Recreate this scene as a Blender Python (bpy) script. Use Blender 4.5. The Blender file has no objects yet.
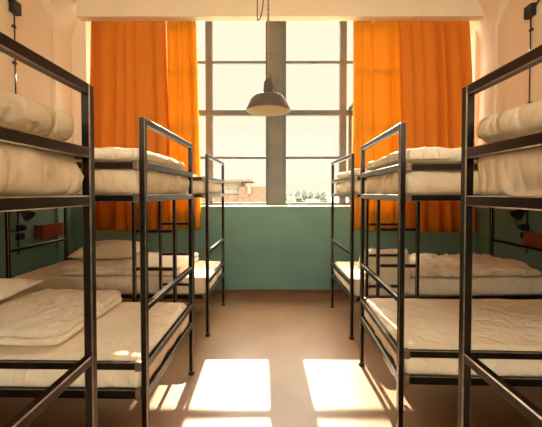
import bpy, bmesh, math, random
from mathutils import Vector, Matrix, noise
random.seed(7)
scene = bpy.context.scene
COL = scene.collection
PI = math.pi

# ------------------------------------------------------------------ materials
def new_mat(name):
    m = bpy.data.materials.new(name); m.use_nodes = True
    nt = m.node_tree; nt.nodes.clear()
    out = nt.nodes.new('ShaderNodeOutputMaterial')
    return m, nt, out
def N(nt, t, **kw):
    n = nt.nodes.new(t)
    for k, v in kw.items():
        if k in n.inputs: n.inputs[k].default_value = v
        else: setattr(n, k, v)
    return n
def principled(name, col, rough=.6, metal=0, spec=.5, var=0.0, vscale=4, bump=0.0, bscale=60, col2=None, stretch=None, detail=4):
    m, nt, out = new_mat(name)
    p = N(nt, 'ShaderNodeBsdfPrincipled')
    p.inputs['Base Color'].default_value = (*col, 1)
    p.inputs['Roughness'].default_value = rough
    p.inputs['Metallic'].default_value = metal
    p.inputs['Specular IOR Level'].default_value = spec
    nt.links.new(p.outputs[0], out.inputs[0])
    tc = N(nt, 'ShaderNodeTexCoord')
    src = tc.outputs['Object']
    if stretch:
        mp = N(nt, 'ShaderNodeMapping'); mp.inputs['Scale'].default_value = stretch
        nt.links.new(src, mp.inputs[0]); src = mp.outputs[0]
    if var or col2:
        nz = N(nt, 'ShaderNodeTexNoise'); nz.inputs['Scale'].default_value = vscale; nz.inputs['Detail'].default_value = detail
        nt.links.new(src, nz.inputs['Vector'])
        r = N(nt, 'ShaderNodeValToRGB')
        c2 = col2 or tuple(c*(1-var) for c in col)
        r.color_ramp.elements[0].position = .35; r.color_ramp.elements[1].position = .68
        r.color_ramp.elements[0].color = (*c2, 1); r.color_ramp.elements[1].color = (*col, 1)
        nt.links.new(nz.outputs[0], r.inputs[0]); nt.links.new(r.outputs[0], p.inputs['Base Color'])
    if bump:
        nb = N(nt, 'ShaderNodeTexNoise'); nb.inputs['Scale'].default_value = bscale; nb.inputs['Detail'].default_value = 5
        nt.links.new(src, nb.inputs['Vector'])
        b = N(nt, 'ShaderNodeBump'); b.inputs['Strength'].default_value = bump; b.inputs['Distance'].default_value = .01
        nt.links.new(nb.outputs[0], b.inputs['Height']); nt.links.new(b.outputs[0], p.inputs['Normal'])
    return m

def fabric(name, col, crease=1.0, scale=3.2):
    m = principled(name, col, .85, spec=.15, var=.04, vscale=3)
    nt = m.node_tree; p = next(n for n in nt.nodes if n.type == 'BSDF_PRINCIPLED')
    tc = next(n for n in nt.nodes if n.type == 'TEX_COORD')
    def ridge(sc, st, dist, lo):
        mp = N(nt, 'ShaderNodeMapping'); mp.inputs['Scale'].default_value = st; mp.inputs['Rotation'].default_value = (.3, .5, sc*.37)
        nz = N(nt, 'ShaderNodeTexNoise'); nz.inputs['Scale'].default_value = sc; nz.inputs['Detail'].default_value = 2.5; nz.inputs['Distortion'].default_value = dist
        nt.links.new(tc.outputs['Object'], mp.inputs[0]); nt.links.new(mp.outputs[0], nz.inputs['Vector'])
        a = N(nt, 'ShaderNodeMath', operation='SUBTRACT'); a.inputs[1].default_value = .5; nt.links.new(nz.outputs[0], a.inputs[0])
        b = N(nt, 'ShaderNodeMath', operation='ABSOLUTE'); nt.links.new(a.outputs[0], b.inputs[0])
        r = N(nt, 'ShaderNodeMapRange'); r.interpolation_type = 'SMOOTHSTEP'; r.inputs[1].default_value = 0; r.inputs[2].default_value = lo
        nt.links.new(b.outputs[0], r.inputs[0]); return r.outputs[0]
    h1 = ridge(scale, (1, 1.6, .6), .8, .10); h2 = ridge(scale*2.1, (1.7, .8, .7), 1.2, .12)
    add = N(nt, 'ShaderNodeMath', operation='ADD'); nt.links.new(h1, add.inputs[0])
    mu = N(nt, 'ShaderNodeMath', operation='MULTIPLY'); mu.inputs[1].default_value = .5; nt.links.new(h2, mu.inputs[0]); nt.links.new(mu.outputs[0], add.inputs[1])
    bp = N(nt, 'ShaderNodeBump'); bp.inputs['Strength'].default_value = min(1, .8*crease); bp.inputs['Distance'].default_value = .012
    nt.links.new(add.outputs[0], bp.inputs['Height']); nt.links.new(bp.outputs[0], p.inputs['Normal'])
    return m

def wall_paint(name, upper, lower, zline):
    m, nt, out = new_mat(name)
    p = N(nt, 'ShaderNodeBsdfPrincipled'); p.inputs['Roughness'].default_value = .55
    p.inputs['Specular IOR Level'].default_value = .35
    nt.links.new(p.outputs[0], out.inputs[0])
    tc = N(nt, 'ShaderNodeTexCoord'); sep = N(nt, 'ShaderNodeSeparateXYZ')
    nt.links.new(tc.outputs['Object'], sep.inputs[0])
    gt = N(nt, 'ShaderNodeMath', operation='GREATER_THAN'); gt.inputs[1].default_value = zline
    nt.links.new(sep.outputs['Z'], gt.inputs[0])
    nz = N(nt, 'ShaderNodeTexNoise'); nz.inputs['Scale'].default_value = 2.2; nz.inputs['Detail'].default_value = 6
    nt.links.new(tc.outputs['Object'], nz.inputs['Vector'])
    def ramp(c, k):
        r = N(nt, 'ShaderNodeValToRGB')
        r.color_ramp.elements[0].position = .3; r.color_ramp.elements[1].position = .7
        r.color_ramp.elements[0].color = (*[v*k for v in c], 1); r.color_ramp.elements[1].color = (*c, 1)
        nt.links.new(nz.outputs[0], r.inputs[0]); return r
    a, b = ramp(lower, .86), ramp(upper, .95)
    mx = N(nt, 'ShaderNodeMix', data_type='RGBA')
    nt.links.new(gt.outputs[0], mx.inputs[0]); nt.links.new(a.outputs[0], mx.inputs[6]); nt.links.new(b.outputs[0], mx.inputs[7])
    nt.links.new(mx.outputs[2], p.inputs['Base Color'])
    nb = N(nt, 'ShaderNodeTexNoise'); nb.inputs['Scale'].default_value = 25; nb.inputs['Detail'].default_value = 4
    nt.links.new(tc.outputs['Object'], nb.inputs['Vector'])
    bp = N(nt, 'ShaderNodeBump'); bp.inputs['Strength'].default_value = .12; bp.inputs['Distance'].default_value = .01
    nt.links.new(nb.outputs[0], bp.inputs['Height']); nt.links.new(bp.outputs[0], p.inputs['Normal'])
    return m

def curtain_mat(name, col, trans, tcol):
    m, nt, out = new_mat(name)
    d = N(nt, 'ShaderNodeBsdfDiffuse'); t = N(nt, 'ShaderNodeBsdfTranslucent')
    tc = N(nt, 'ShaderNodeTexCoord'); mp = N(nt, 'ShaderNodeMapping'); mp.inputs['Scale'].default_value = (60, 60, 3)
    nz = N(nt, 'ShaderNodeTexNoise'); nz.inputs['Scale'].default_value = 3; nz.inputs['Detail'].default_value = 5
    nt.links.new(tc.outputs['Object'], mp.inputs[0]); nt.links.new(mp.outputs[0], nz.inputs['Vector'])
    for n, c in ((d, col), (t, tcol)):
        r = N(nt, 'ShaderNodeValToRGB')
        r.color_ramp.elements[0].color = (*[v*.88 for v in c], 1); r.color_ramp.elements[1].color = (*c, 1)
        nt.links.new(nz.outputs[0], r.inputs[0]); nt.links.new(r.outputs[0], n.inputs['Color'])
    mx = N(nt, 'ShaderNodeMixShader'); mx.inputs[0].default_value = trans
    nt.links.new(d.outputs[0], mx.inputs[1]); nt.links.new(t.outputs[0], mx.inputs[2]); nt.links.new(mx.outputs[0], out.inputs[0])
    return m

def glass_mat():
    m, nt, out = new_mat('window_glass')
    t = N(nt, 'ShaderNodeBsdfTransparent'); t.inputs[0].default_value = (.97, .97, .94, 1)
    g = N(nt, 'ShaderNodeBsdfGlossy'); g.inputs['Roughness'].default_value = .03
    mx = N(nt, 'ShaderNodeMixShader'); mx.inputs[0].default_value = .007
    nt.links.new(t.outputs[0], mx.inputs[1]); nt.links.new(g.outputs[0], mx.inputs[2]); nt.links.new(mx.outputs[0], out.inputs[0])
    return m

M = {}
CREAM = (.775, .65, .475); TEAL = (.20, .385, .335)
M['wall'] = wall_paint('wall_paint', CREAM, TEAL, 1.165)
M['cream'] = principled('cream_plaster', CREAM, .6, spec=.3, var=.06, vscale=2, bump=.1, bscale=25)
M['ceiling'] = principled('ceiling_plaster', (.84, .70, .52), .7, spec=.2, var=.05, vscale=2)
M['floor'] = principled('floor_linoleum', (.31, .185, .10), .40, spec=.4, col2=(.265, .15, .08), vscale=2.6, bump=.03, bscale=120, detail=8)
M['skirting'] = principled('skirting_paint', (.20, .105, .055), .5, var=.2)
M['steel'] = principled('lacquered_steel', (.036, .028, .023), .33, metal=.85, spec=.5, var=.4, vscale=9, bump=.03, bscale=40)
M['worn_lit'] = principled('worn_lit_edge_steel', (.42, .36, .30), .28, metal=.9, var=.45, vscale=25)  # wear plus edge highlights painted in as brighter steel on the bevels
M['bracket'] = principled('bracket_steel', (.32, .22, .15), .35, metal=.7, var=.4, vscale=30)
M['rubber'] = principled('foot_rubber', (.02, .018, .016), .7)
M['ply'] = principled('bed_plywood', (.30, .10, .045), .55, var=.3, vscale=6, stretch=(1, 10, 1))
M['sheet'] = fabric('cotton_sheet', (.80, .66, .48), .5)
M['duvet'] = fabric('cotton_duvet', (.82, .69, .51), .8)
M['pillow'] = fabric('cotton_pillow', (.84, .71, .53), .55)
M['curtain_in'] = curtain_mat('curtain_cloth_light', (.74, .32, .028), .22, (.92, .45, .03))
M['curtain_out'] = curtain_mat('curtain_cloth_deep', (.70, .22, .028), .07, (.88, .29, .02))
M['frame'] = principled('window_steel', (.135, .135, .125), .45, metal=.1, spec=.4, var=.2, vscale=8)
M['concrete'] = principled('column_paint', (.185, .175, .155), .6, var=.3, vscale=3, bump=.1, bscale=30)
M['sill'] = principled('sill_paint', (.55, .60, .47), .4, var=.08)
M['glass'] = glass_mat()
M['lamp_out'] = principled('lamp_enamel_grey', (.105, .085, .068), .4, spec=.4, var=.2, vscale=10)
M['lamp_in'] = principled('lamp_enamel_white', (.85, .78, .62), .35, var=.05)
M['lamp_bulb'] = principled('bulb_glass', (.8, .75, .6), .1)
M['cord'] = principled('lamp_cord', (.10, .075, .05), .6, var=.4, vscale=60)
M['chain'] = principled('lamp_chain', (.42, .33, .23), .35, metal=.7, var=.3, vscale=80)
M['black'] = principled('black_plastic', (.015, .013, .012), .45, var=.2)
M['orange'] = principled('orange_shelf_paint', (.30, .065, .02), .5, var=.15, vscale=7)
M['brick'] = principled('pale_brick', (.18, .11, .07), .9, var=.3, vscale=1.5)
M['render'] = principled('pale_render', (.25, .195, .145), .9, var=.1, vscale=.6)
M['roof'] = principled('roof_slab', (.17, .11, .07), .9, var=.2, vscale=1)
M['far_window'] = principled('far_shutter', (.17, .145, .11), .6, var=.1)
M['foliage'] = principled('conifer_foliage', (.085, .095, .07), .95, col2=(.06, .068, .052), vscale=1.5)
M['foliage_pale'] = principled('bush_foliage', (.15, .135, .085), .95, var=.35, vscale=1.5)
M['bark'] = principled('tree_bark', (.12, .08, .05), .9, var=.3)
M['ground'] = principled('pale_ground', (.24, .215, .17), .95, var=.2, vscale=.15)

# ------------------------------------------------------------------ mesh helpers
def link(name, bm, mat, parent=None, smooth=False, loc=None):
    bmesh.ops.recalc_face_normals(bm, faces=bm.faces[:])
    me = bpy.data.meshes.new(name); bm.to_mesh(me); bm.free()
    for mm in (mat if isinstance(mat, (list, tuple)) else [mat]): me.materials.append(mm)
    if smooth:
        for p in me.polygons: p.use_smooth = True
    o = bpy.data.objects.new(name, me); COL.objects.link(o)
    if parent: o.parent = parent
    if loc: o.location = loc
    return o
def empty(name, loc, rz=0, label=None, cat=None, group=None):
    o = bpy.data.objects.new(name, None); COL.objects.link(o)
    o.empty_display_size = .1
    o.location = loc; o.rotation_euler = (0, 0, rz)
    tag(o, label, cat, group); return o
def tag(o, label=None, cat=None, group=None, kind=None):
    if label: o['label'] = label
    if cat: o['category'] = cat
    if group: o['group'] = group
    if kind: o['kind'] = kind
    return o
def box(bm, x0, x1, y0, y1, z0, z1, bev=0, mat=0, edge=0):
    c = Vector(((x0+x1)/2, (y0+y1)/2, (z0+z1)/2))
    r = bmesh.ops.create_cube(bm, size=1)
    for v in r['verts']:
        v.co = Vector((v.co.x*abs(x1-x0), v.co.y*abs(y1-y0), v.co.z*abs(z1-z0))) + c
    fs = set(f for v in r['verts'] for f in v.link_faces)
    for f in fs: f.material_index = mat
    if bev:
        es = list(set(e for v in r['verts'] for e in v.link_edges))
        bmesh.ops.bevel(bm, geom=es, offset=bev, segments=1 if edge else 2, affect='EDGES', profile=.6, material=edge if edge else -1)
def lathe(bm, prof, seg=40, c=(0, 0, 0), mat=0, cap0=False, cap1=False):
    rings = []
    for r, z in prof:
        rings.append([bm.verts.new((c[0]+r*math.cos(2*PI*k/seg), c[1]+r*math.sin(2*PI*k/seg), c[2]+z)) for k in range(seg)])
    for a, b in zip(rings, rings[1:]):
        for k in range(seg):
            f = bm.faces.new((a[k], a[(k+1) % seg], b[(k+1) % seg], b[k])); f.material_index = mat
    if cap0: bm.faces.new(rings[0])
    if cap1: bm.faces.new(rings[-1])
def tube(bm, pts, r, seg=8, caps=True):
    pts = [Vector(p) for p in pts]; rings = []
    up = Vector((0, 0, 1))
    for i, p in enumerate(pts):
        t = (pts[min(i+1, len(pts)-1)] - pts[max(i-1, 0)]).normalized()
        a = t.cross(up if abs(t.z) < .9 else Vector((1, 0, 0))).normalized(); b = t.cross(a)
        rings.append([bm.verts.new(p + a*r*math.cos(2*PI*k/seg) + b*r*math.sin(2*PI*k/seg)) for k in range(seg)])
    for a, b in zip(rings, rings[1:]):
        for k in range(seg): bm.faces.new((a[k], a[(k+1) % seg], b[(k+1) % seg], b[k]))
    if caps: bm.faces.new(rings[0]); bm.faces.new(rings[-1])
def spline(pts, n=8):
    pts = [Vector(p) for p in pts]; out = []
    for i in range(len(pts)-1):
        p0, p1, p2, p3 = pts[max(i-1, 0)], pts[i], pts[i+1], pts[min(i+2, len(pts)-1)]
        for k in range(n):
            t = k/n
            out.append(.5*((2*p1)+(p2-p0)*t+(2*p0-5*p1+4*p2-p3)*t*t+(3*p1-p0-3*p2+p3)*t**3))
    out.append(pts[-1]); return out
def struct(name, bm, mat, parent=None):
    o = link(name, bm, mat, parent)
    if not parent: o['kind'] = 'structure'
    return o

def axis_samples(L, r, step):
    h = L/2; e = [0, .18, .45, .75]
    left = [-h + r*t for t in e]
    n = max(2, int((L-2*r)/step))
    mid = [-h + r + (L-2*r)*k/n for k in range(n+1)]
    return left + mid + [-v for v in reversed(left)]
def soft_box(bm, L, W, H, r, step=.035, c=(0, 0, 0), fn=None, plan_r=None):
    """rounded upholstered slab centred at c; fn(p, n) -> displacement vector"""
    xs, ys, zs = axis_samples(L, r, step), axis_samples(W, r, step), axis_samples(H, min(r, H*.49), step)
    rz = min(r, H*.49)
    cache = {}
    def vert(p):
        k = tuple(round(v, 5) for v in p)
        if k in cache: return cache[k]
        q = Vector((max(-L/2+r, min(L/2-r, p[0])), max(-W/2+r, min(W/2-r, p[1])), max(-H/2+rz, min(H/2-rz, p[2]))))
        d = Vector(p)-q; d2 = Vector((d.x/r, d.y/r, d.z/rz))
        n = d2.normalized() if d2.length > 1e-9 else Vector((0, 0, 1))
        co = q + Vector((n.x*r, n.y*r, n.z*rz))
        if plan_r:      # rounder corners in plan
            R = plan_r
            qx = max(-L/2+R, min(L/2-R, co.x)); qy = max(-W/2+R, min(W/2-R, co.y))
            dx, dy = co.x-qx, co.y-qy
            if abs(dx) > 1e-6 and abs(dy) > 1e-6:
                mx = max(abs(dx), abs(dy)); l = math.hypot(dx, dy)
                co.x = qx+dx*mx/l; co.y = qy+dy*mx/l
        if fn: co = co + fn(co, n)
        v = bm.verts.new(co + Vector(c)); cache[k] = v; return v
    def face(A, B, mk):
        for i in range(len(A)-1):
            for j in range(len(B)-1):
                bm.faces.new([vert(mk(A[i], B[j])), vert(mk(A[i+1], B[j])), vert(mk(A[i+1], B[j+1])), vert(mk(A[i], B[j+1]))])
    for s in (-1, 1):
        face(xs, ys, lambda a, b: (a, b, s*H/2))
        face(xs, zs, lambda a, b: (a, s*W/2, b))
        face(ys, zs, lambda a, b: (s*L/2, a, b))

def ridged(p, f, seed, stretch=(1, 1, 1)):
    q = Vector((p.x*stretch[0], p.y*stretch[1], p.z*stretch[2]))*f + Vector((seed*7.1, seed*3.3, seed*1.7))
    return 1-abs(noise.noise(q))*2
def fbm(p, f, seed):
    q = p*f + Vector((seed*5.1, seed*2.3, seed*9.7))
    return noise.noise(q) + .5*noise.noise(q*2.1) + .25*noise.noise(q*4.3)
def sheet_fn(seed, amp=.006, H=.17):
    def fn(p, n):
        side = 1-abs(n.z)
        w = ridged(p, 5, seed, (1, 1, .35))          # hanging tension folds on the sides
        w2 = ridged(Vector((p.x+p.z*.8, p.y, p.z)), 11, seed+3, (1, .6, .3))
        d = side*(amp*1.5*(w-.5) + amp*1.3*(w2-.5)) + abs(n.z)*amp*.9*fbm(p, 3, seed)
        if n.z < -.6: return Vector((0, 0, 0))
        d += side*.014*math.exp(-((p.z+H/2-.07)/.055)**2)
        return n*d
    return fn
def duvet_fn(seed, amp=.012, f=4.5, flat_bottom=True):
    def fn(p, n):
        if flat_bottom and n.z < -.5: return Vector((0, 0, 0))
        w = (ridged(p, f, seed, (1, .7, 1))-.55)*.6 + .7*fbm(p, f*.7, seed+2) + .35*(ridged(p, f*2.7, seed+5, (1, .5, 1))-.5)
        return n*amp*w
    return fn

def pillow_bm(L, W, H, seed, amp=.006):
    bm = bmesh.new(); nu, nv = 34, 26
    g = {}
    for s in (1, -1):
        for i in range(nu+1):
            for j in range(nv+1):
                u = math.sin((i/nu-.5)*PI); v = math.sin((j/nv-.5)*PI)
                edge = (i in (0, nu) or j in (0, nv))
                if edge and s == -1: g[s, i, j] = g[1, i, j]; continue
                # corners pulled out like a sewn case
                x = u*L/2*(1-.07*(1-v*v)*abs(u)**3*0 - .06*(1-abs(v)**2)*abs(u)**2)
                y = v*W/2*(1-.08*(1-abs(u)**2)*abs(v)**2)
                h = ((1-abs(u)**2.6)*(1-abs(v)**2.6))**.55*H/2
                p = Vector((x, y, s*h*(1 if s > 0 else .7)))
                if not edge:
                    p.z += amp*s*(fbm(p, 7, seed)+(ridged(p, 9, seed, (1, 1, 0))-.5)*1.0)*min(1, h/(H*.25))
                g[s, i, j] = bm.verts.new(p)
    for s in (1, -1):
        for i in range(nu):
            for j in range(nv):
                vs = [g[s, i, j], g[s, i+1, j], g[s, i+1, j+1], g[s, i, j+1]]
                bm.faces.new(vs)
    return bm

# ------------------------------------------------------------------ the room
XL, XR, YW, YB = -2.73, 2.77, 4.38, -3.2       # side walls, window wall inner face, rear wall
ZC, YG = 3.80, 4.75                            # ceiling, glass plane
OL, OR_ = -2.50, 2.69                          # window opening
bm = bmesh.new(); box(bm, XL-.2, XR+.2, YB-.2, 5.0, -.2, 0); struct('floor', bm, M['floor'])
bm = bmesh.new(); box(bm, XL-.2, XR+.2, YB-.2, 4.20, ZC, 4.2); box(bm, XL-.2, XR+.2, 4.20, 5.0, 3.95, 4.2); struct('ceiling', bm, M['ceiling'])
bm = bmesh.new(); box(bm, XL-.2, XL, YB-.2, 5.0, 0, 4.2); struct('wall_left', bm, M['wall'])
bm = bmesh.new(); box(bm, XR, XR+.2, YB-.2, 5.0, 0, 4.2); struct('wall_right', bm, M['wall'])
bm = bmesh.new()
box(bm, XL, XR, YW, 4.90, 0, 1.165)                                   # parapet below the windows
box(bm, XL, OL, YW, 4.90, 1.165, 3.95); box(bm, OR_, XR, YW, 4.90, 1.165, 3.95)
struct('wall_far', bm, M['wall'])
bm = bmesh.new()
box(bm, XL, XR, YB-.2, YB, 0, 1.7); box(bm, XL, XR, YB-.2, YB, 3.7, 4.0)
box(bm, XL, -2.4, YB-.2, YB, 1.7, 3.7); box(bm, 2.4, XR, YB-.2, YB, 1.7, 3.7)  # opening made for the added fill window
struct('wall_back', bm, M['wall'])
bm = bmesh.new(); box(bm, XL, XR, YW-.014, YW, 0, .05, .003); struct('baseboard_far', bm, M['skirting'])
bm = bmesh.new(); box(bm, XL, XL+.014, YB, 3.85, 0, .05, .003); struct('baseboard_left', bm, M['skirting'])
bm = bmesh.new(); box(bm, XR-.014, XR, YB, 3.85, 0, .05, .003); struct('baseboard_right', bm, M['skirting'])
# downstand beam the curtains hang behind
bm = bmesh.new(); box(bm, OL+.01, OR_, 4.15, 4.27, 3.584, 3.95, .006); struct('trim_1', bm, M['cream'])
# sill
bm = bmesh.new(); box(bm, OL, OR_, YW-.012, YG+.05, 1.1655, 1.181, .004); struct('trim_2', bm, M['sill'])
# flared corner columns
def column(xw, s, name):
    bm = bmesh.new()
    d = .035
    rows = [(0, 0, 0), (3.40, 0, 0), (3.50, .03, .05), (3.60, .07, .12), (3.70, .12, .20), (ZC, .19, .28)]
    prev = None
    for z, fx, fy in rows:
        xi = xw + s*(d+fx)
        q = [bm.verts.new((xw, 4.06-fy*1.5, z)), bm.verts.new((xi, 4.06-fy*1.5, z)), bm.verts.new((xi, YW, z)), bm.verts.new((xw, YW, z))]
        if prev:
            for k in range(4): bm.faces.new((prev[k], prev[(k+1) % 4], q[(k+1) % 4], q[k]))
        else: bm.faces.new(q)
        prev = q
    bm.faces.new(prev)
    struct(name, bm, M['wall'])
column(XL, 1, 'trim_3'); column(XR, -1, 'trim_4')

# windows
def gx(px, Y=YG): return (px-272.7)*Y/325
def window(name, mull, x0, x1, trans, zb=1.181, zt=3.95, yg=YG, vent=None):
    root = empty(name, ((x0+x1)/2, yg, zb)); root['kind'] = 'structure'
    o = Vector(root.location)
    def add(nm, boxes, mat, parent=root, bev=.004):
        b = bmesh.new()
        for a in boxes: box(b, a[0]-o.x, a[1]-o.x, a[2]-o.y, a[3]-o.y, a[4]-o.z, a[5]-o.z, bev)
        return link(nm, b, mat, parent)
    f = .045
    fr = add('window_frame', [(x0, x0+f, yg-.04, yg+.04, zb, zt), (x1-f, x1, yg-.04, yg+.04, zb, zt),
              (x0+f, x1-f, yg-.04, yg+.04, zb, zb+.035), (x0+f, x1-f, yg-.04, yg+.04, zt-.05, zt)], M['frame'])
    for a, b in mull:
        add('mullion', [(a, b, yg-.045, yg+.04, zb+.035, zt-.05)], M['frame'])
    edges = [x0+f] + [v for ab in mull for v in ab] + [x1-f]
    for z, h, dp in trans:
        for k in range(0, len(edges), 2):
            add('transom', [(edges[k], edges[k+1], yg-dp, yg+.025, z-h/2, z+h/2)], M['frame'], bev=.003)
    for k in range(0, len(edges), 2):
        b = bmesh.new(); box(b, edges[k]-o.x, edges[k+1]-o.x, -.003, .003, .035, zt-.05-zb); link('window_pane', b, M['glass'], root)
    return root
TR = [(3.243, .028, .025), (2.51, .075, .05), (1.868, .036, .03)]
window('window_1', [(gx(147), gx(152)), (gx(206), gx(212.5))], OL, gx(268.3), TR)
window('window_2', [(gx(338.3), gx(344.8)), (gx(400), gx(405))], gx(282.2), OR_, TR)
bm = bmesh.new(); box(bm, gx(268.3), gx(282.2), YG-.05, YG+.12, 1.181, 3.95, .006); struct('trim_5', bm, M['concrete'])
window('rear_fill_window', [(-.85, -.78), (.78, .85)], -2.4, 2.4, [(2.7, .05, .03)], zb=1.7, zt=3.7, yg=YB-.1)  # unseen rear window, added to let in fill daylight
# inward-opened vent sash of the right-hand window
root = empty('casement_sash', (1.083, 4.56, 1.215), 0, 'narrow opened steel casement sash seen edge-on beside right orange curtain', 'window sash')
bm = bmesh.new()
for a in ((0, .04, -.15, -.115, 0, 1.37), (0, .04, .115, .15, 0, 1.37), (0, .04, -.115, .115, 0, .035), (0, .04, -.115, .115, 1.335, 1.37)): box(bm, *a, .003)
link('sash_frame', bm, M['frame'], root)
bm = bmesh.new(); box(bm, .018, .022, -.115, .115, .035, 1.335); link('sash_pane', bm, M['glass'], root)
bm = bmesh.new(); box(bm, -.02, .0, -.148, -.125, .55, .67, .004); link('sash_handle', bm, M['bracket'], root)

# ------------------------------------------------------------------ curtains
def curtain(xa0, xa1, xb0, xb1, zt, zb0, zb1, yc, folds, seed, mat, label):
    """xa: edges at the top, xb: edges at the hem"""
    bm = bmesh.new(); nu, nv = folds*10, 44
    rnd = random.Random(seed)
    ph = [rnd.uniform(0, 6.28) for _ in range(6)]
    # uneven fold widths
    ws = [rnd.uniform(.5, 1.6) for _ in range(folds)]; tot = sum(ws); cum = [0]
    for w in ws: cum.append(cum[-1]+w/tot)
    am = [rnd.uniform(.45, 1.0) for _ in range(folds)]
    grid = []
    xc = (xa0+xb0+xa1+xb1)/4
    for j in range(nv+1):
        t = j/nv; row = []
        for i in range(nu+1):
            u = i/nu
            k = min(folds-1, int(u*folds)); loc = u*folds-k
            uu = cum[k]+(cum[k+1]-cum[k])*loc
            mix = t**.8
            x0 = xa0+(xb0-xa0)*mix; x1 = xa1+(xb1-xa1)*mix
            sh = .012*math.sin(ph[0]+t*3+u*5)*t
            x = x0+(x1-x0)*uu + sh
            prof = max(0, math.sin(PI*loc))**.55*am[k] + .12*math.sin(PI*2*loc+ph[4]+k)
            y = yc - .012 - .13*prof*(.5+.5*t**.6) + .012*math.sin(ph[1]+u*9+t*4) + .010*math.sin(ph[2]+u*31)*(1-t)
            z = zt + (zb0+(zb1-zb0)*u - zt)*t + .006*math.sin(ph[3]+u*13)*t
            row.append(bm.verts.new((x-xc, y-yc, z-zb0)))
        grid.append(row)
    for a, b in zip(grid, grid[1:]):
        for i in range(nu): bm.faces.new((a[i], a[i+1], b[i+1], b[i]))
    o = link('curtain', bm, mat, None, True, (xc, yc, zb0))
    so = o.modifiers.new('thick', 'SOLIDIFY'); so.thickness = .0025; so.offset = 0
    tag(o, label, 'curtain', 'orange curtains at the window')
def cx(px): return (px-272.7)*4.32/325
curtain(cx(92.5), cx(165.6), cx(89), cx(169.5), 3.62, .865, .85, 4.362, 6, 3, M['curtain_out'], 'wide deep orange curtain at the far left end of the window')
curtain(cx(166.6), cx(195.5), cx(168.5), cx(200), 3.62, .88, .875, 4.355, 4, 8, M['curtain_in'], 'narrow bright orange curtain left of the pendant lamp beside the open glass')
curtain(cx(351.5), cx(398), cx(352.5), cx(404), 3.62, .865, .86, 4.355, 4, 13, M['curtain_in'], 'bright orange curtain right of the pendant lamp beside the open glass')
curtain(cx(396.5), cx(467), cx(402), cx(478), 3.62, .85, .83, 4.362, 6, 22, M['curtain_out'], 'wide deep orange curtain at the far right end of the window')

# ------------------------------------------------------------------ bunk beds
L, W, T = 1.95, .87, .03
ZT = 1.72
BARS_END = [(1.686, 1.72), (1.474, 1.509), (1.315, 1.350), (.780, .812), (.497, .535), (.355, .400)]
BARS_SIDE = [(1.474, 1.509), (1.315, 1.350), (.497, .535), (.355, .400)]
STEEL = [M['steel'], M['worn_lit']]
def bunk(px, py, rz, s, ladder, label):
    """s=-1: head towards the left wall; (px,py) near aisle corner.  Local origin = centre of the footprint on the floor."""
    c, sn = math.cos(rz), math.sin(rz)
    lx, ly = s*L/2, W/2
    root = empty('bunk_bed', (px+c*lx-sn*ly, py+sn*lx+c*ly, 0), rz, label, 'bunk bed', 'steel bunk beds along the dormitory walls')
    hx, hy = L/2, W/2
    for ex in (-1, 1):
        for ey in (-1, 1):
            b = bmesh.new(); x, y = ex*(hx-T/2), ey*(hy-T/2)
            box(b, x-T/2, x+T/2, y-T/2, y+T/2, .025, ZT, .0036, edge=1)
            p = link('post', b, STEEL, root)
            b = bmesh.new(); lathe(b, [(.012, .03), (.014, .018), (.022, .014), (.024, .004), (.022, 0)], 16, (x, y, 0), cap0=True, cap1=True)
            link('foot_pad', b, M['rubber'], p, True)
    for ex in (-1, 1):
        for k, (z0, z1) in enumerate(BARS_END):
            b = bmesh.new(); x = ex*(hx-T/2)
            box(b, x-.0145, x+.0145, -hy+T, hy-T, z0, z1, .0036, edge=1)
            link('top_rail' if k == 0 else 'end_rail', b, STEEL, root)
    for ey in (-1, 1):
        for z0, z1 in BARS_SIDE:
            if ladder == ey == -1 and z0 == .497: continue      # open long side at the ladder
            b = bmesh.new(); y = ey*(hy-T/2)
            box(b, -hx+T, hx-T, y-.012, y+.012, z0, z1, .0036, edge=1)
            r = link('side_rail', b, STEEL, root)
            for ex in (-1, 1):
                b = bmesh.new(); x = ex*(hx-T-.016)
                box(b, x-.014, x+.014, y-.016, y+.016, z0-.004, z1+.004, .003)
                link('bracket', b, M['bracket'], r)
    for z in (1.318, .362):
        b = bmesh.new(); box(b, -hx+T, hx-T, -hy+T, hy-T, z, z+.018, .002); link('bed_board', b, M['ply'], root)
    if ladder:
        ey = ladder; y = ey*(hy+.012)
        aisle = -s*hx
        xa = aisle + s*.145; xb = aisle + s*.452
        b = bmesh.new()
        uprights = []
        for k, x in enumerate((xa, xb)):
            b = bmesh.new(); box(b, x-.0125, x+.0125, y-.012, y+.012, .34, 1.35, .0036, edge=1)
            u = link('ladder_upright', b, STEEL, root)
            uprights.append(u)
        for z in (1.07, .785, .50):
            b = bmesh.new(); box(b, min(xa, xb)+.0125, max(xa, xb)-.0125, y-.01, y+.01, z-.013, z+.013, .0036, edge=1)
            link('ladder_rung', b, STEEL, root)
    return root
def local(root, x, y, z):
    return root.matrix_basis @ Vector((x, y, z))
BEDS = {}
for key, x, y, r, s, lad, lab in [
    ('LA', -.607, .2376, -.0006, -1, 0, 'dark steel bunk bed nearest the camera on the left, cut by the photo edge'),
    ('LB', -.6107, 1.5496, -.0154, -1, 1, 'dark steel bunk bed in the middle of the left row, with a ladder'),
    ('LC', -.6078, 3.0395, -.0223, -1, -1, 'dark steel bunk bed at the window end of the left row'),
    ('RA', .652, .2565, .0061, 1, 0, 'dark steel bunk bed nearest the camera on the right, cut by the photo edge'),
    ('RB', .6521, 1.6753, -.0327, 1, 1, 'dark steel bunk bed in the middle of the right row, with a ladder'),
    ('RC', .713, 2.9774, .0335, 1, -1, 'dark steel bunk bed at the window end of the right row')]:
    BEDS[key] = bunk(x, y, r, s, lad, lab)

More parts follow.
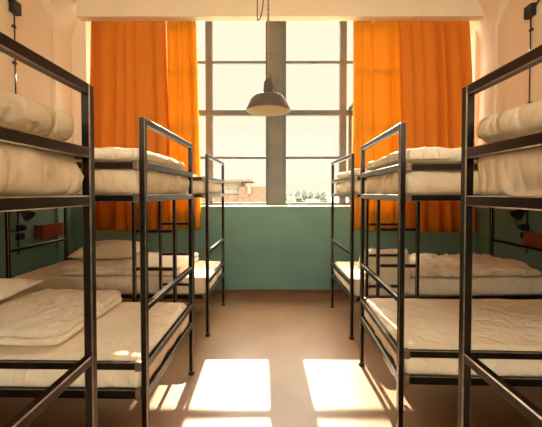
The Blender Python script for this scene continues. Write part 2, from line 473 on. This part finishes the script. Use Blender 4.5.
ZLO, ZUP = .3815, 1.3375
def place(o, bed, x, y, z, rz=0, rx=0, ry=0):
    b = BEDS[bed]
    o.location = local(b, x, y, z)
    o.rotation_euler = (rx, ry, b.rotation_euler.z+rz)
def mattress(bed, z, seed, label, H=.17, amp=.009, group='mattresses in white sheets'):
    bm = bmesh.new()
    soft_box(bm, L-.068, W-.066, H, .03, .021, (0, 0, H/2), sheet_fn(seed, amp, H), plan_r=.04)
    o = link('mattress', bm, M['sheet'], None, True); place(o, bed, 0, 0, z)
    tag(o, label, 'mattress', group); return o
WHERE = {'LA': 'nearest left bunk', 'LB': 'middle left bunk', 'LC': 'left bunk by the window', 'RA': 'nearest right bunk', 'RB': 'middle right bunk', 'RC': 'right bunk by the window'}
for i, k in enumerate(BEDS):
    mattress(k, ZLO, i*2+1, 'sheeted white mattress on the lower level of the ' + WHERE[k])
    mattress(k, ZUP, i*2+2, 'sheeted white mattress on the upper level of the ' + WHERE[k], amp=.013)
def duvet(bed, s, x0, x1, W_, z, layers, seed, label, amp=.010, f=4.5, hl=.045, yoff=0, rz=0, drop=None):
    """x0,x1: distance from the aisle end towards the wall; s: side"""
    bm = bmesh.new(); l = x1-x0
    for k in range(layers):
        sh = (.0 if k % 2 == 0 else .012)
        soft_box(bm, l-.012*k, W_-.01*k, hl*1.12, hl*.5, .02, (0, sh, hl*.56+hl*k*.98), duvet_fn(seed+k*3, amp if k == layers-1 else amp*.5, f, True), plan_r=.05)
    o = link('duvet', bm, M['duvet'], None, True)
    b = BEDS[bed]
    xc = -s*L/2 + s*(x0+x1)/2
    place(o, bed, xc, yoff, z, rz)
    tag(o, label, 'duvet', 'folded duvets on the beds'); return o
TOPL, TOPU = ZLO+.178, ZUP+.184
duvet('LA', -1, .035, 1.86, .83, TOPU, 1, 11, 'smooth white duvet spread on the upper level of the nearest left bunk', .013, 2.4, .086)
duvet('RA', 1, .028, 1.86, .84, TOPU, 1, 12, 'smooth white duvet spread on the upper level of the nearest right bunk', .013, 2.4, .076)
duvet('LB', -1, .035, 1.80, .79, TOPU, 1, 13, 'white duvet spread on the upper level of the middle left bunk', .010, 4, .055)
duvet('RB', 1, .035, 1.84, .80, TOPU, 1, 14, 'rumpled white duvet on the upper level of the middle right bunk', .018, 4.5, .062)
duvet('LC', -1, .30, 1.60, .77, TOPU, 1, 15, 'white duvet spread on the upper level of the left bunk by the window', .008, 4, .05)
duvet('RC', 1, .05, 1.60, .77, TOPU, 1, 16, 'white duvet spread on the upper level of the right bunk by the window', .010, 4, .055)
duvet('LB', -1, .50, 1.62, .72, TOPL, 2, 17, 'white duvet folded double on the lower level of the middle left bunk', .022, 4.5, .038, .03)
duvet('LC', -1, .29, 1.47, .79, TOPL, 2, 18, 'white duvet folded double on the lower level of the left bunk by the window', .014, 4.5, .042)
duvet('RC', 1, .50, 1.88, .78, TOPL, 1, 19, 'crumpled white duvet on the lower level of the right bunk by the window', .050, 5.5, .07)
def pillow(bed, x, y, z, L_, W_, H, rz, rx, ry, seed, label):
    o = link('pillow', pillow_bm(L_, W_, H, seed), M['pillow'], None, True)
    place(o, bed, x, y, z, rz, rx, ry)
    tag(o, label, 'pillow', 'white pillows on the beds'); return o
pillow('LB', -.36, .05, TOPL+.140, .50, .70, .13, .10, 0, 0, 21, 'white pillow on the folded duvet of the middle left bunk, cut by the photo edge')
pillow('LC', -.21, .05, TOPL+.166, .68, .46, .20, .05, .10, 0, 22, 'plump white pillow on the folded duvet of the left bunk by the window')
# blanket hanging over the near edge of the bed
bm = bmesh.new(); prof = spline([(-.424, -.12, 0), (-.424, .0, 0), (-.418, .12, 0), (-.39, .215, 0), (-.32, .245, 0), (-.24, .20, 0), (-.17, .10, 0), (-.13, .02, 0)], 6)
rows = []
for a in range(25):
    u = a/24; row = []
    for k, q in enumerate(prof):
        t = k/(len(prof)-1)
        p = Vector(((u-.5)*.38*(1+.1*t), q.x, q.y))
        p += Vector((0, .4, 1))*.012*fbm(p, 8, 4) * min(1, t*3)
        if k < 8: p.z -= .06*math.exp(-((u-.80)/.25)**2)*(1-k/8) - .03*(1-k/8)
        row.append(bm.verts.new(p))
    rows.append(row)
for a, b2 in zip(rows, rows[1:]):
    for k in range(len(prof)-1): bm.faces.new((a[k], a[k+1], b2[k+1], b2[k]))
o = link('blanket', bm, M['duvet'], None, True); place(o, 'RC', -L/2+.36, 0, TOPL)
so = o.modifiers.new('thick', 'SOLIDIFY'); so.thickness = .012; so.offset = 1
tag(o, 'bunched white blanket hanging over the ladder side of the right bunk by the window', 'blanket')
pillow('LB', -.15, .12, TOPU+.105, .55, .42, .12, .2, 0, 0, 24, 'white pillow lying on the upper level of the middle left bunk')

# ------------------------------------------------------------------ pendant lamp
PX, PY, PZ = -.046, 3.0, 2.108
root = empty('pendant_lamp', (PX, PY, PZ), 0, 'grey industrial pendant lamp with a white inside hanging in front of the window', 'lamp')
bm = bmesh.new()
outer = [(.203, 0), (.205, .005), (.196, .024), (.172, .078), (.154, .112), (.146, .124), (.132, .134), (.10, .141), (.055, .145), (.05, .148)]
lathe(bm, outer, 56)
o = link('lamp_shade', bm, M['lamp_out'], root, True)
bm = bmesh.new(); lathe(bm, [(.203, 0), (.200, .004), (.191, .024), (.167, .078), (.149, .110), (.141, .120), (.128, .129), (.09, .136), (.04, .139), (.004, .14)], 56); link('shade_lining', bm, M['lamp_in'], o, True)
bm = bmesh.new(); lathe(bm, [(.052, .146), (.054, .154), (.048, .165), (.043, .215), (.041, .262), (.036, .270), (.030, .276), (.026, .292), (.012, .297)], 32, cap1=True); link('lamp_neck', bm, M['lamp_out'], root, True)
bm = bmesh.new(); lathe(bm, [(.012, .139), (.014, .125), (.022, .100), (.025, .088), (.020, .076), (.010, .070), (.002, .069)], 24); link('bulb', bm, M['lamp_bulb'], root, True)
bm = bmesh.new()
tube(bm, [(math.cos(k*.55)*.006, math.sin(k*.55)*.006, .275+k*.008) for k in range(int((ZC-PZ-.275)/.008))], .006, 6)
tube(bm, [(-math.cos(k*.55)*.006, -math.sin(k*.55)*.006, .275+k*.008) for k in range(int((ZC-PZ-.275)/.008))], .006, 6)
link('chain', bm, M['chain'], root, True)
bm = bmesh.new()
tube(bm, spline([(.02, 0, .33), (.03, -.01, .27), (.055, -.01, .20), (.070, -.01, .17), (.10, -.005, .144)], 6), .005, 6)
link('shade_cord', bm, M['cord'], root, True)
bm = bmesh.new(); zt = ZC-PZ
tube(bm, spline([(-.02, 0, zt-.01), (-.04, 0, 1.1), (-.055, 0, .92), (-.075, 0, .84), (-.095, 0, .825), (-.100, 0, .86), (-.098, 0, 1.1), (-.09, 0, zt-.01)], 8), .0055, 6)
link('slack_cord', bm, M['cord'], root, True)
bm = bmesh.new(); lathe(bm, [(.06, zt-.04), (.062, zt-.012), (.06, zt-.002)], 24, cap0=True, cap1=True); link('ceiling_rose', bm, M['lamp_out'], root, True)

# ------------------------------------------------------------------ wall fittings by the window bunks
def fittings(xw, s, Yc, side):
    """s=+1: left wall (sticks out to +x)."""
    where = 'left wall' if s > 0 else 'right wall'
    root = empty('power_conduit', (xw, Yc, .70), 0, 'black surface conduit with a junction box running down the %s' % where, 'conduit', None)
    bm = bmesh.new(); tube(bm, [(s*.020, 0, .0), (s*.020, 0, 2.53)], .007, 10); link('conduit_pipe', bm, M['black'], root, True)
    bm = bmesh.new(); box(bm, s*.002, s*.06, -.055, .055, 2.53, 2.66, .012); link('junction_box', bm, M['black'], root)
    for z in (.18, .95, 1.28, 1.62, 2.02, 2.40):
        bm = bmesh.new(); box(bm, s*.002, s*.027, -.02, .02, z-.012, z+.012, .004); link('clip', bm, M['black'], root)
    bm = bmesh.new(); tube(bm, spline([(s*.02, -.055, 2.62), (s*.02, -.12, 2.66), (s*.02, -.2, 2.68)], 5), .009, 8)
    box(bm, s*.002, s*.04, -.24, -.19, 2.655, 2.705, .01); link('branch_pipe', bm, M['black'], root)
    for z, nm in ((.985, 'upper'), (.895, 'lower')):
        o = empty('power_socket', (xw, Yc, z), 0, '%s black power socket of the pair on the %s under the reading lamp' % (nm, where), 'socket', 'black power sockets')
        bm = bmesh.new(); box(bm, s*.028, s*.062, -.045, .045, -.036, .036, .010); link('socket_body', bm, M['black'], o)
        bm = bmesh.new(); lathe(bm, [(.024, 0), (.024, .006), (.019, .006), (.019, .001)], 20, cap1=True)
        bmesh.ops.rotate(bm, verts=bm.verts[:], cent=(0, 0, 0), matrix=Matrix.Rotation(s*PI/2, 3, 'Y')); bmesh.ops.translate(bm, verts=bm.verts[:], vec=(s*.061, 0, 0))
        link('socket_face', bm, M['rubber'], o, True)
    lamp = empty('reading_lamp', (xw, Yc, 1.12), 0, 'black reading lamp with a cone shade fixed to the %s above the sockets' % where, 'lamp', 'black reading lamps')
    bm = bmesh.new(); box(bm, s*.028, s*.05, -.03, .03, .02, .09, .008); link('wall_plate', bm, M['black'], lamp)
    bm = bmesh.new(); tube(bm, spline([(s*.048, 0, .06), (s*.09, .0, .085), (s*.14, -.07, .07)], 6), .008, 8); link('lamp_arm', bm, M['black'], lamp, True)
    bm = bmesh.new(); lathe(bm, [(.012, .06), (.022, .055), (.030, .03), (.062, -.055), (.064, -.06), (.058, -.055), (.026, .03)], 28, cap0=True)
    bmesh.ops.rotate(bm, verts=bm.verts[:], cent=(0, 0, 0), matrix=Matrix.Rotation(-s*.9, 3, 'Y'))
    bmesh.ops.translate(bm, verts=bm.verts[:], vec=(s*.16, -.08, .03)); link('lamp_shade', bm, M['black'], lamp, True)
    d = -1 if s > 0 else 1
    bm = bmesh.new()
    tube(bm, spline([(s*.05, d*.02, .07), (s*.05, d*.13, .04), (s*.03, d*.16, -.06), (s*.03, d*.11, -.15), (s*.045, d*.05, -.16)], 8), .005, 8)
    link('lamp_lead', bm, M['black'], lamp, True)
    bm = bmesh.new(); box(bm, s*.062, s*.095, -.024, .024, -.161, -.109, .008); link('plug', bm, M['black'], lamp)
fittings(XL, 1, 3.44, 'l'); fittings(XR, -1, 3.52, 'r')
def shelf(x0, x1, y0, y1, z0, z1, label):
    root = empty('bedside_shelf', ((x0+x1)/2, (y0+y1)/2, z0), 0, label, 'shelf', 'orange bedside shelves')
    hx, hy, h = abs(x1-x0)/2, (y1-y0)/2, z1-z0
    bm = bmesh.new(); box(bm, -hx, hx, -hy, hy, 0, .015, .002); link('shelf_board', bm, M['orange'], root)
    s = 1 if x0 < 0 else -1
    bm = bmesh.new(); box(bm, s*(hx-.015), s*hx, -hy, hy, .015, h, .002); link('front_panel', bm, M['orange'], root)
    for e in (-1, 1):
        bm = bmesh.new(); box(bm, -hx if s > 0 else -hx+.015, hx-.015 if s > 0 else hx, e*hy-(.015 if e > 0 else 0), e*hy+(.015 if e < 0 else 0), .015, h, .002); link('end_panel', bm, M['orange'], root)
shelf(XL+.001, XL+.110, 3.69, 4.04, .83, .99, 'orange box shelf on the left wall beyond the reading lamp')
shelf(XR-.104, XR-.001, 3.08, 3.46, .81, .95, 'orange box shelf on the right wall beside the plugged lead, cut by the photo edge')

# ------------------------------------------------------------------ outside
bm = bmesh.new(); box(bm, -300, 300, 8, 700, -6.4, -6); o = link('ground', bm, M['ground']); o['kind'] = 'structure'
def px3(px, py, Y): return Vector(((px-272.7)*Y/325, Y, 1.3586-(py-192.8)*Y/325))
Yb = 70.0
def ob(name, a, mat, root, depth=(0, 0)):
    x0, x1, y0, y1, d0, d1 = a
    p, q = px3(x0, y0, Yb), px3(x1, y1, Yb); o = root.location
    bm = bmesh.new(); box(bm, p.x-o.x, q.x-o.x, d0, d1, q.z-o.z, p.z-o.z); return link(name, bm, mat, root)
root = empty('brick_building', (px3(238, 200, Yb).x, Yb, -6), 0, 'pale brick building with a flat overhanging roof seen through the left window', 'building')
bm = bmesh.new()
ob('brick_wing', (238, 266, 186.5, 226, 0, 10), M['brick'], root)
ob('main_wing', (180, 240, 181.5, 226, 1.2, 14), M['render'], root)
ob('wing_front', (180, 239, 195, 226, .2, 1.3), M['brick'], root)
ob('roof_slab', (178, 252, 179.3, 181.5, -1, 15), M['roof'], root)
ob('chimney', (247, 250.5, 183, 194, -.4, 1), M['far_window'], root)
for a in ((214, 222, 184, 188.5), (226, 238, 184, 188.5), (214, 238, 190, 194)):
    ob('window_band', (a[0], a[1], a[2], a[3], .9, 1.25), M['far_window'], root)
def conifer(px, top, w, Y, seed, mat, label, group='trees seen through the right window'):
    p = px3(px, top, Y); h = p.z+6; r = w*2.2*Y/325/2
    root = empty('conifer_tree', (p.x, Y, -6), 0, label, 'tree', group)
    bm = bmesh.new(); rnd = random.Random(seed)
    tiers = 9
    for k in range(tiers):
        z0 = h*.12+(h*.80)*k/tiers; rr = r*(1-k/tiers)**.7*rnd.uniform(.85, 1.15)+.1; hh = h*.20
        seg = 18; ring = []
        for i in range(seg):
            q = rr*rnd.uniform(.7, 1.15); a = 2*PI*i/seg
            ring.append(bm.verts.new((q*math.cos(a), q*math.sin(a), z0+rnd.uniform(-.3, .3))))
        tip = bm.verts.new((0, 0, min(h, z0+hh))); bot = bm.verts.new((0, 0, z0+.2))
        for i in range(seg):
            bm.faces.new((ring[i], ring[(i+1) % seg], tip)); bm.faces.new((ring[(i+1) % seg], ring[i], bot))
    link('foliage', bm, mat, root)
    bm = bmesh.new(); lathe(bm, [(.25, 0), (.18, h*.2)], 10, cap0=True, cap1=True); link('trunk', bm, M['bark'], root)
for i, (px, top, w, Y, lab) in enumerate([
    (284, 192, 5, 168, 'small leftmost conifer of the distant row of trees'),
    (297, 189.5, 7, 132, 'tall conifer third from the left in the distant row of trees'),
    (303.5, 189, 6, 150, 'tallest conifer fourth from the left in the distant row of trees'),
    (290, 192.5, 5, 185, 'short conifer second from the left in the distant row of trees'),
    (310, 190.5, 8, 168, 'broad conifer third from the right in the distant row of trees'),
    (317, 191, 6, 190, 'conifer second from the right in the distant row of trees'),
    (322.5, 190.5, 7, 135, 'rightmost conifer of the distant row of trees')]):
    conifer(px, top, w, Y, 40+i, M['foliage'], lab)
def bush(px, py, w, h, Y, seed, label):
    p = px3(px, py, Y); s = Y/325
    bm = bmesh.new(); bmesh.ops.create_icosphere(bm, subdivisions=4, radius=1)
    for v in bm.verts:
        d = 1+.28*fbm(v.co, 2.4, seed)
        v.co = Vector((v.co.x*w*s/2*d, v.co.y*w*s/2*d, v.co.z*h*s/2*d))
    zc = p.z-h*s/2
    o = link('bush', bm, M['foliage_pale'], None, True, (p.x, Y, zc))
    tag(o, label, 'bush', 'bushes seen through the right window')
bush(290, 199, 17, 40, 100, 3, 'yellowish bush in front of the distant conifers')
bush(313, 201, 26, 34, 102, 5, 'wide low pale bush under the right-hand distant conifers')

# ------------------------------------------------------------------ light
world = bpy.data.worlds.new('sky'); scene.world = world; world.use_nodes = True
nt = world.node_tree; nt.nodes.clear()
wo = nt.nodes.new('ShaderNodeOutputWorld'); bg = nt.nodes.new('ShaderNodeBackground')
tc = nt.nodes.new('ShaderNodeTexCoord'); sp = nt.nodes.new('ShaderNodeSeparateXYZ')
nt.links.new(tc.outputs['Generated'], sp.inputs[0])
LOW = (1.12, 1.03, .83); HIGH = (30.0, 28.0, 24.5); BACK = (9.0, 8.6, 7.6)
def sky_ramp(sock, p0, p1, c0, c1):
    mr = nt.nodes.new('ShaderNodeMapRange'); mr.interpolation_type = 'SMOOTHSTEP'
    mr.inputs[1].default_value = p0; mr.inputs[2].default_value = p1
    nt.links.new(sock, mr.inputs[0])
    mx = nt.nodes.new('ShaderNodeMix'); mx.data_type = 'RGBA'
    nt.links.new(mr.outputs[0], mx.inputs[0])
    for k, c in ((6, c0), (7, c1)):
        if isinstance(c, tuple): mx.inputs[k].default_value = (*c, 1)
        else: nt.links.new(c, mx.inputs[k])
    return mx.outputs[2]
front = sky_ramp(sp.outputs['Z'], .46, .62, LOW, HIGH)      # pale low sky in view, higher sky brightened to light the room
full = sky_ramp(sp.outputs['Y'], .25, -.35, front, BACK)    # sky behind the camera raised as added fill light
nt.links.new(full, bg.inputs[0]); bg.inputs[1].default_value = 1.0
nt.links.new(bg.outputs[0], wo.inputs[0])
sd = bpy.data.lights.new('sun', 'SUN'); sd.energy = 20; sd.angle = math.radians(.6); sd.color = (1, .87, .66)
so = bpy.data.objects.new('sun', sd); COL.objects.link(so)
d = Vector((.030, -1, -.671)).normalized()
so.rotation_euler = d.to_track_quat('-Z', 'Y').to_euler(); so.location = (0, 12, 10)

# ------------------------------------------------------------------ camera
cd = bpy.data.cameras.new('camera'); co = bpy.data.objects.new('camera', cd); COL.objects.link(co)
cd.sensor_fit = 'HORIZONTAL'; cd.sensor_width = 36; cd.lens = 36*325/542
cd.shift_x = -(272.72-271)/542; cd.shift_y = (200.4-213.5)/542
cd.clip_start = .05; cd.clip_end = 2000
co.location = (0, 0, 1.3586); co.rotation_euler = (PI/2-.0233, 0, .0018)
scene.camera = co
vs = scene.view_settings; vs.view_transform = 'Standard'; vs.look = 'None'; vs.gamma = 1; vs.use_curve_mapping = False
vs.exposure = 0.0

scene.cycles.diffuse_bounces = 8; scene.cycles.max_bounces = 14; scene.cycles.transparent_max_bounces = 16
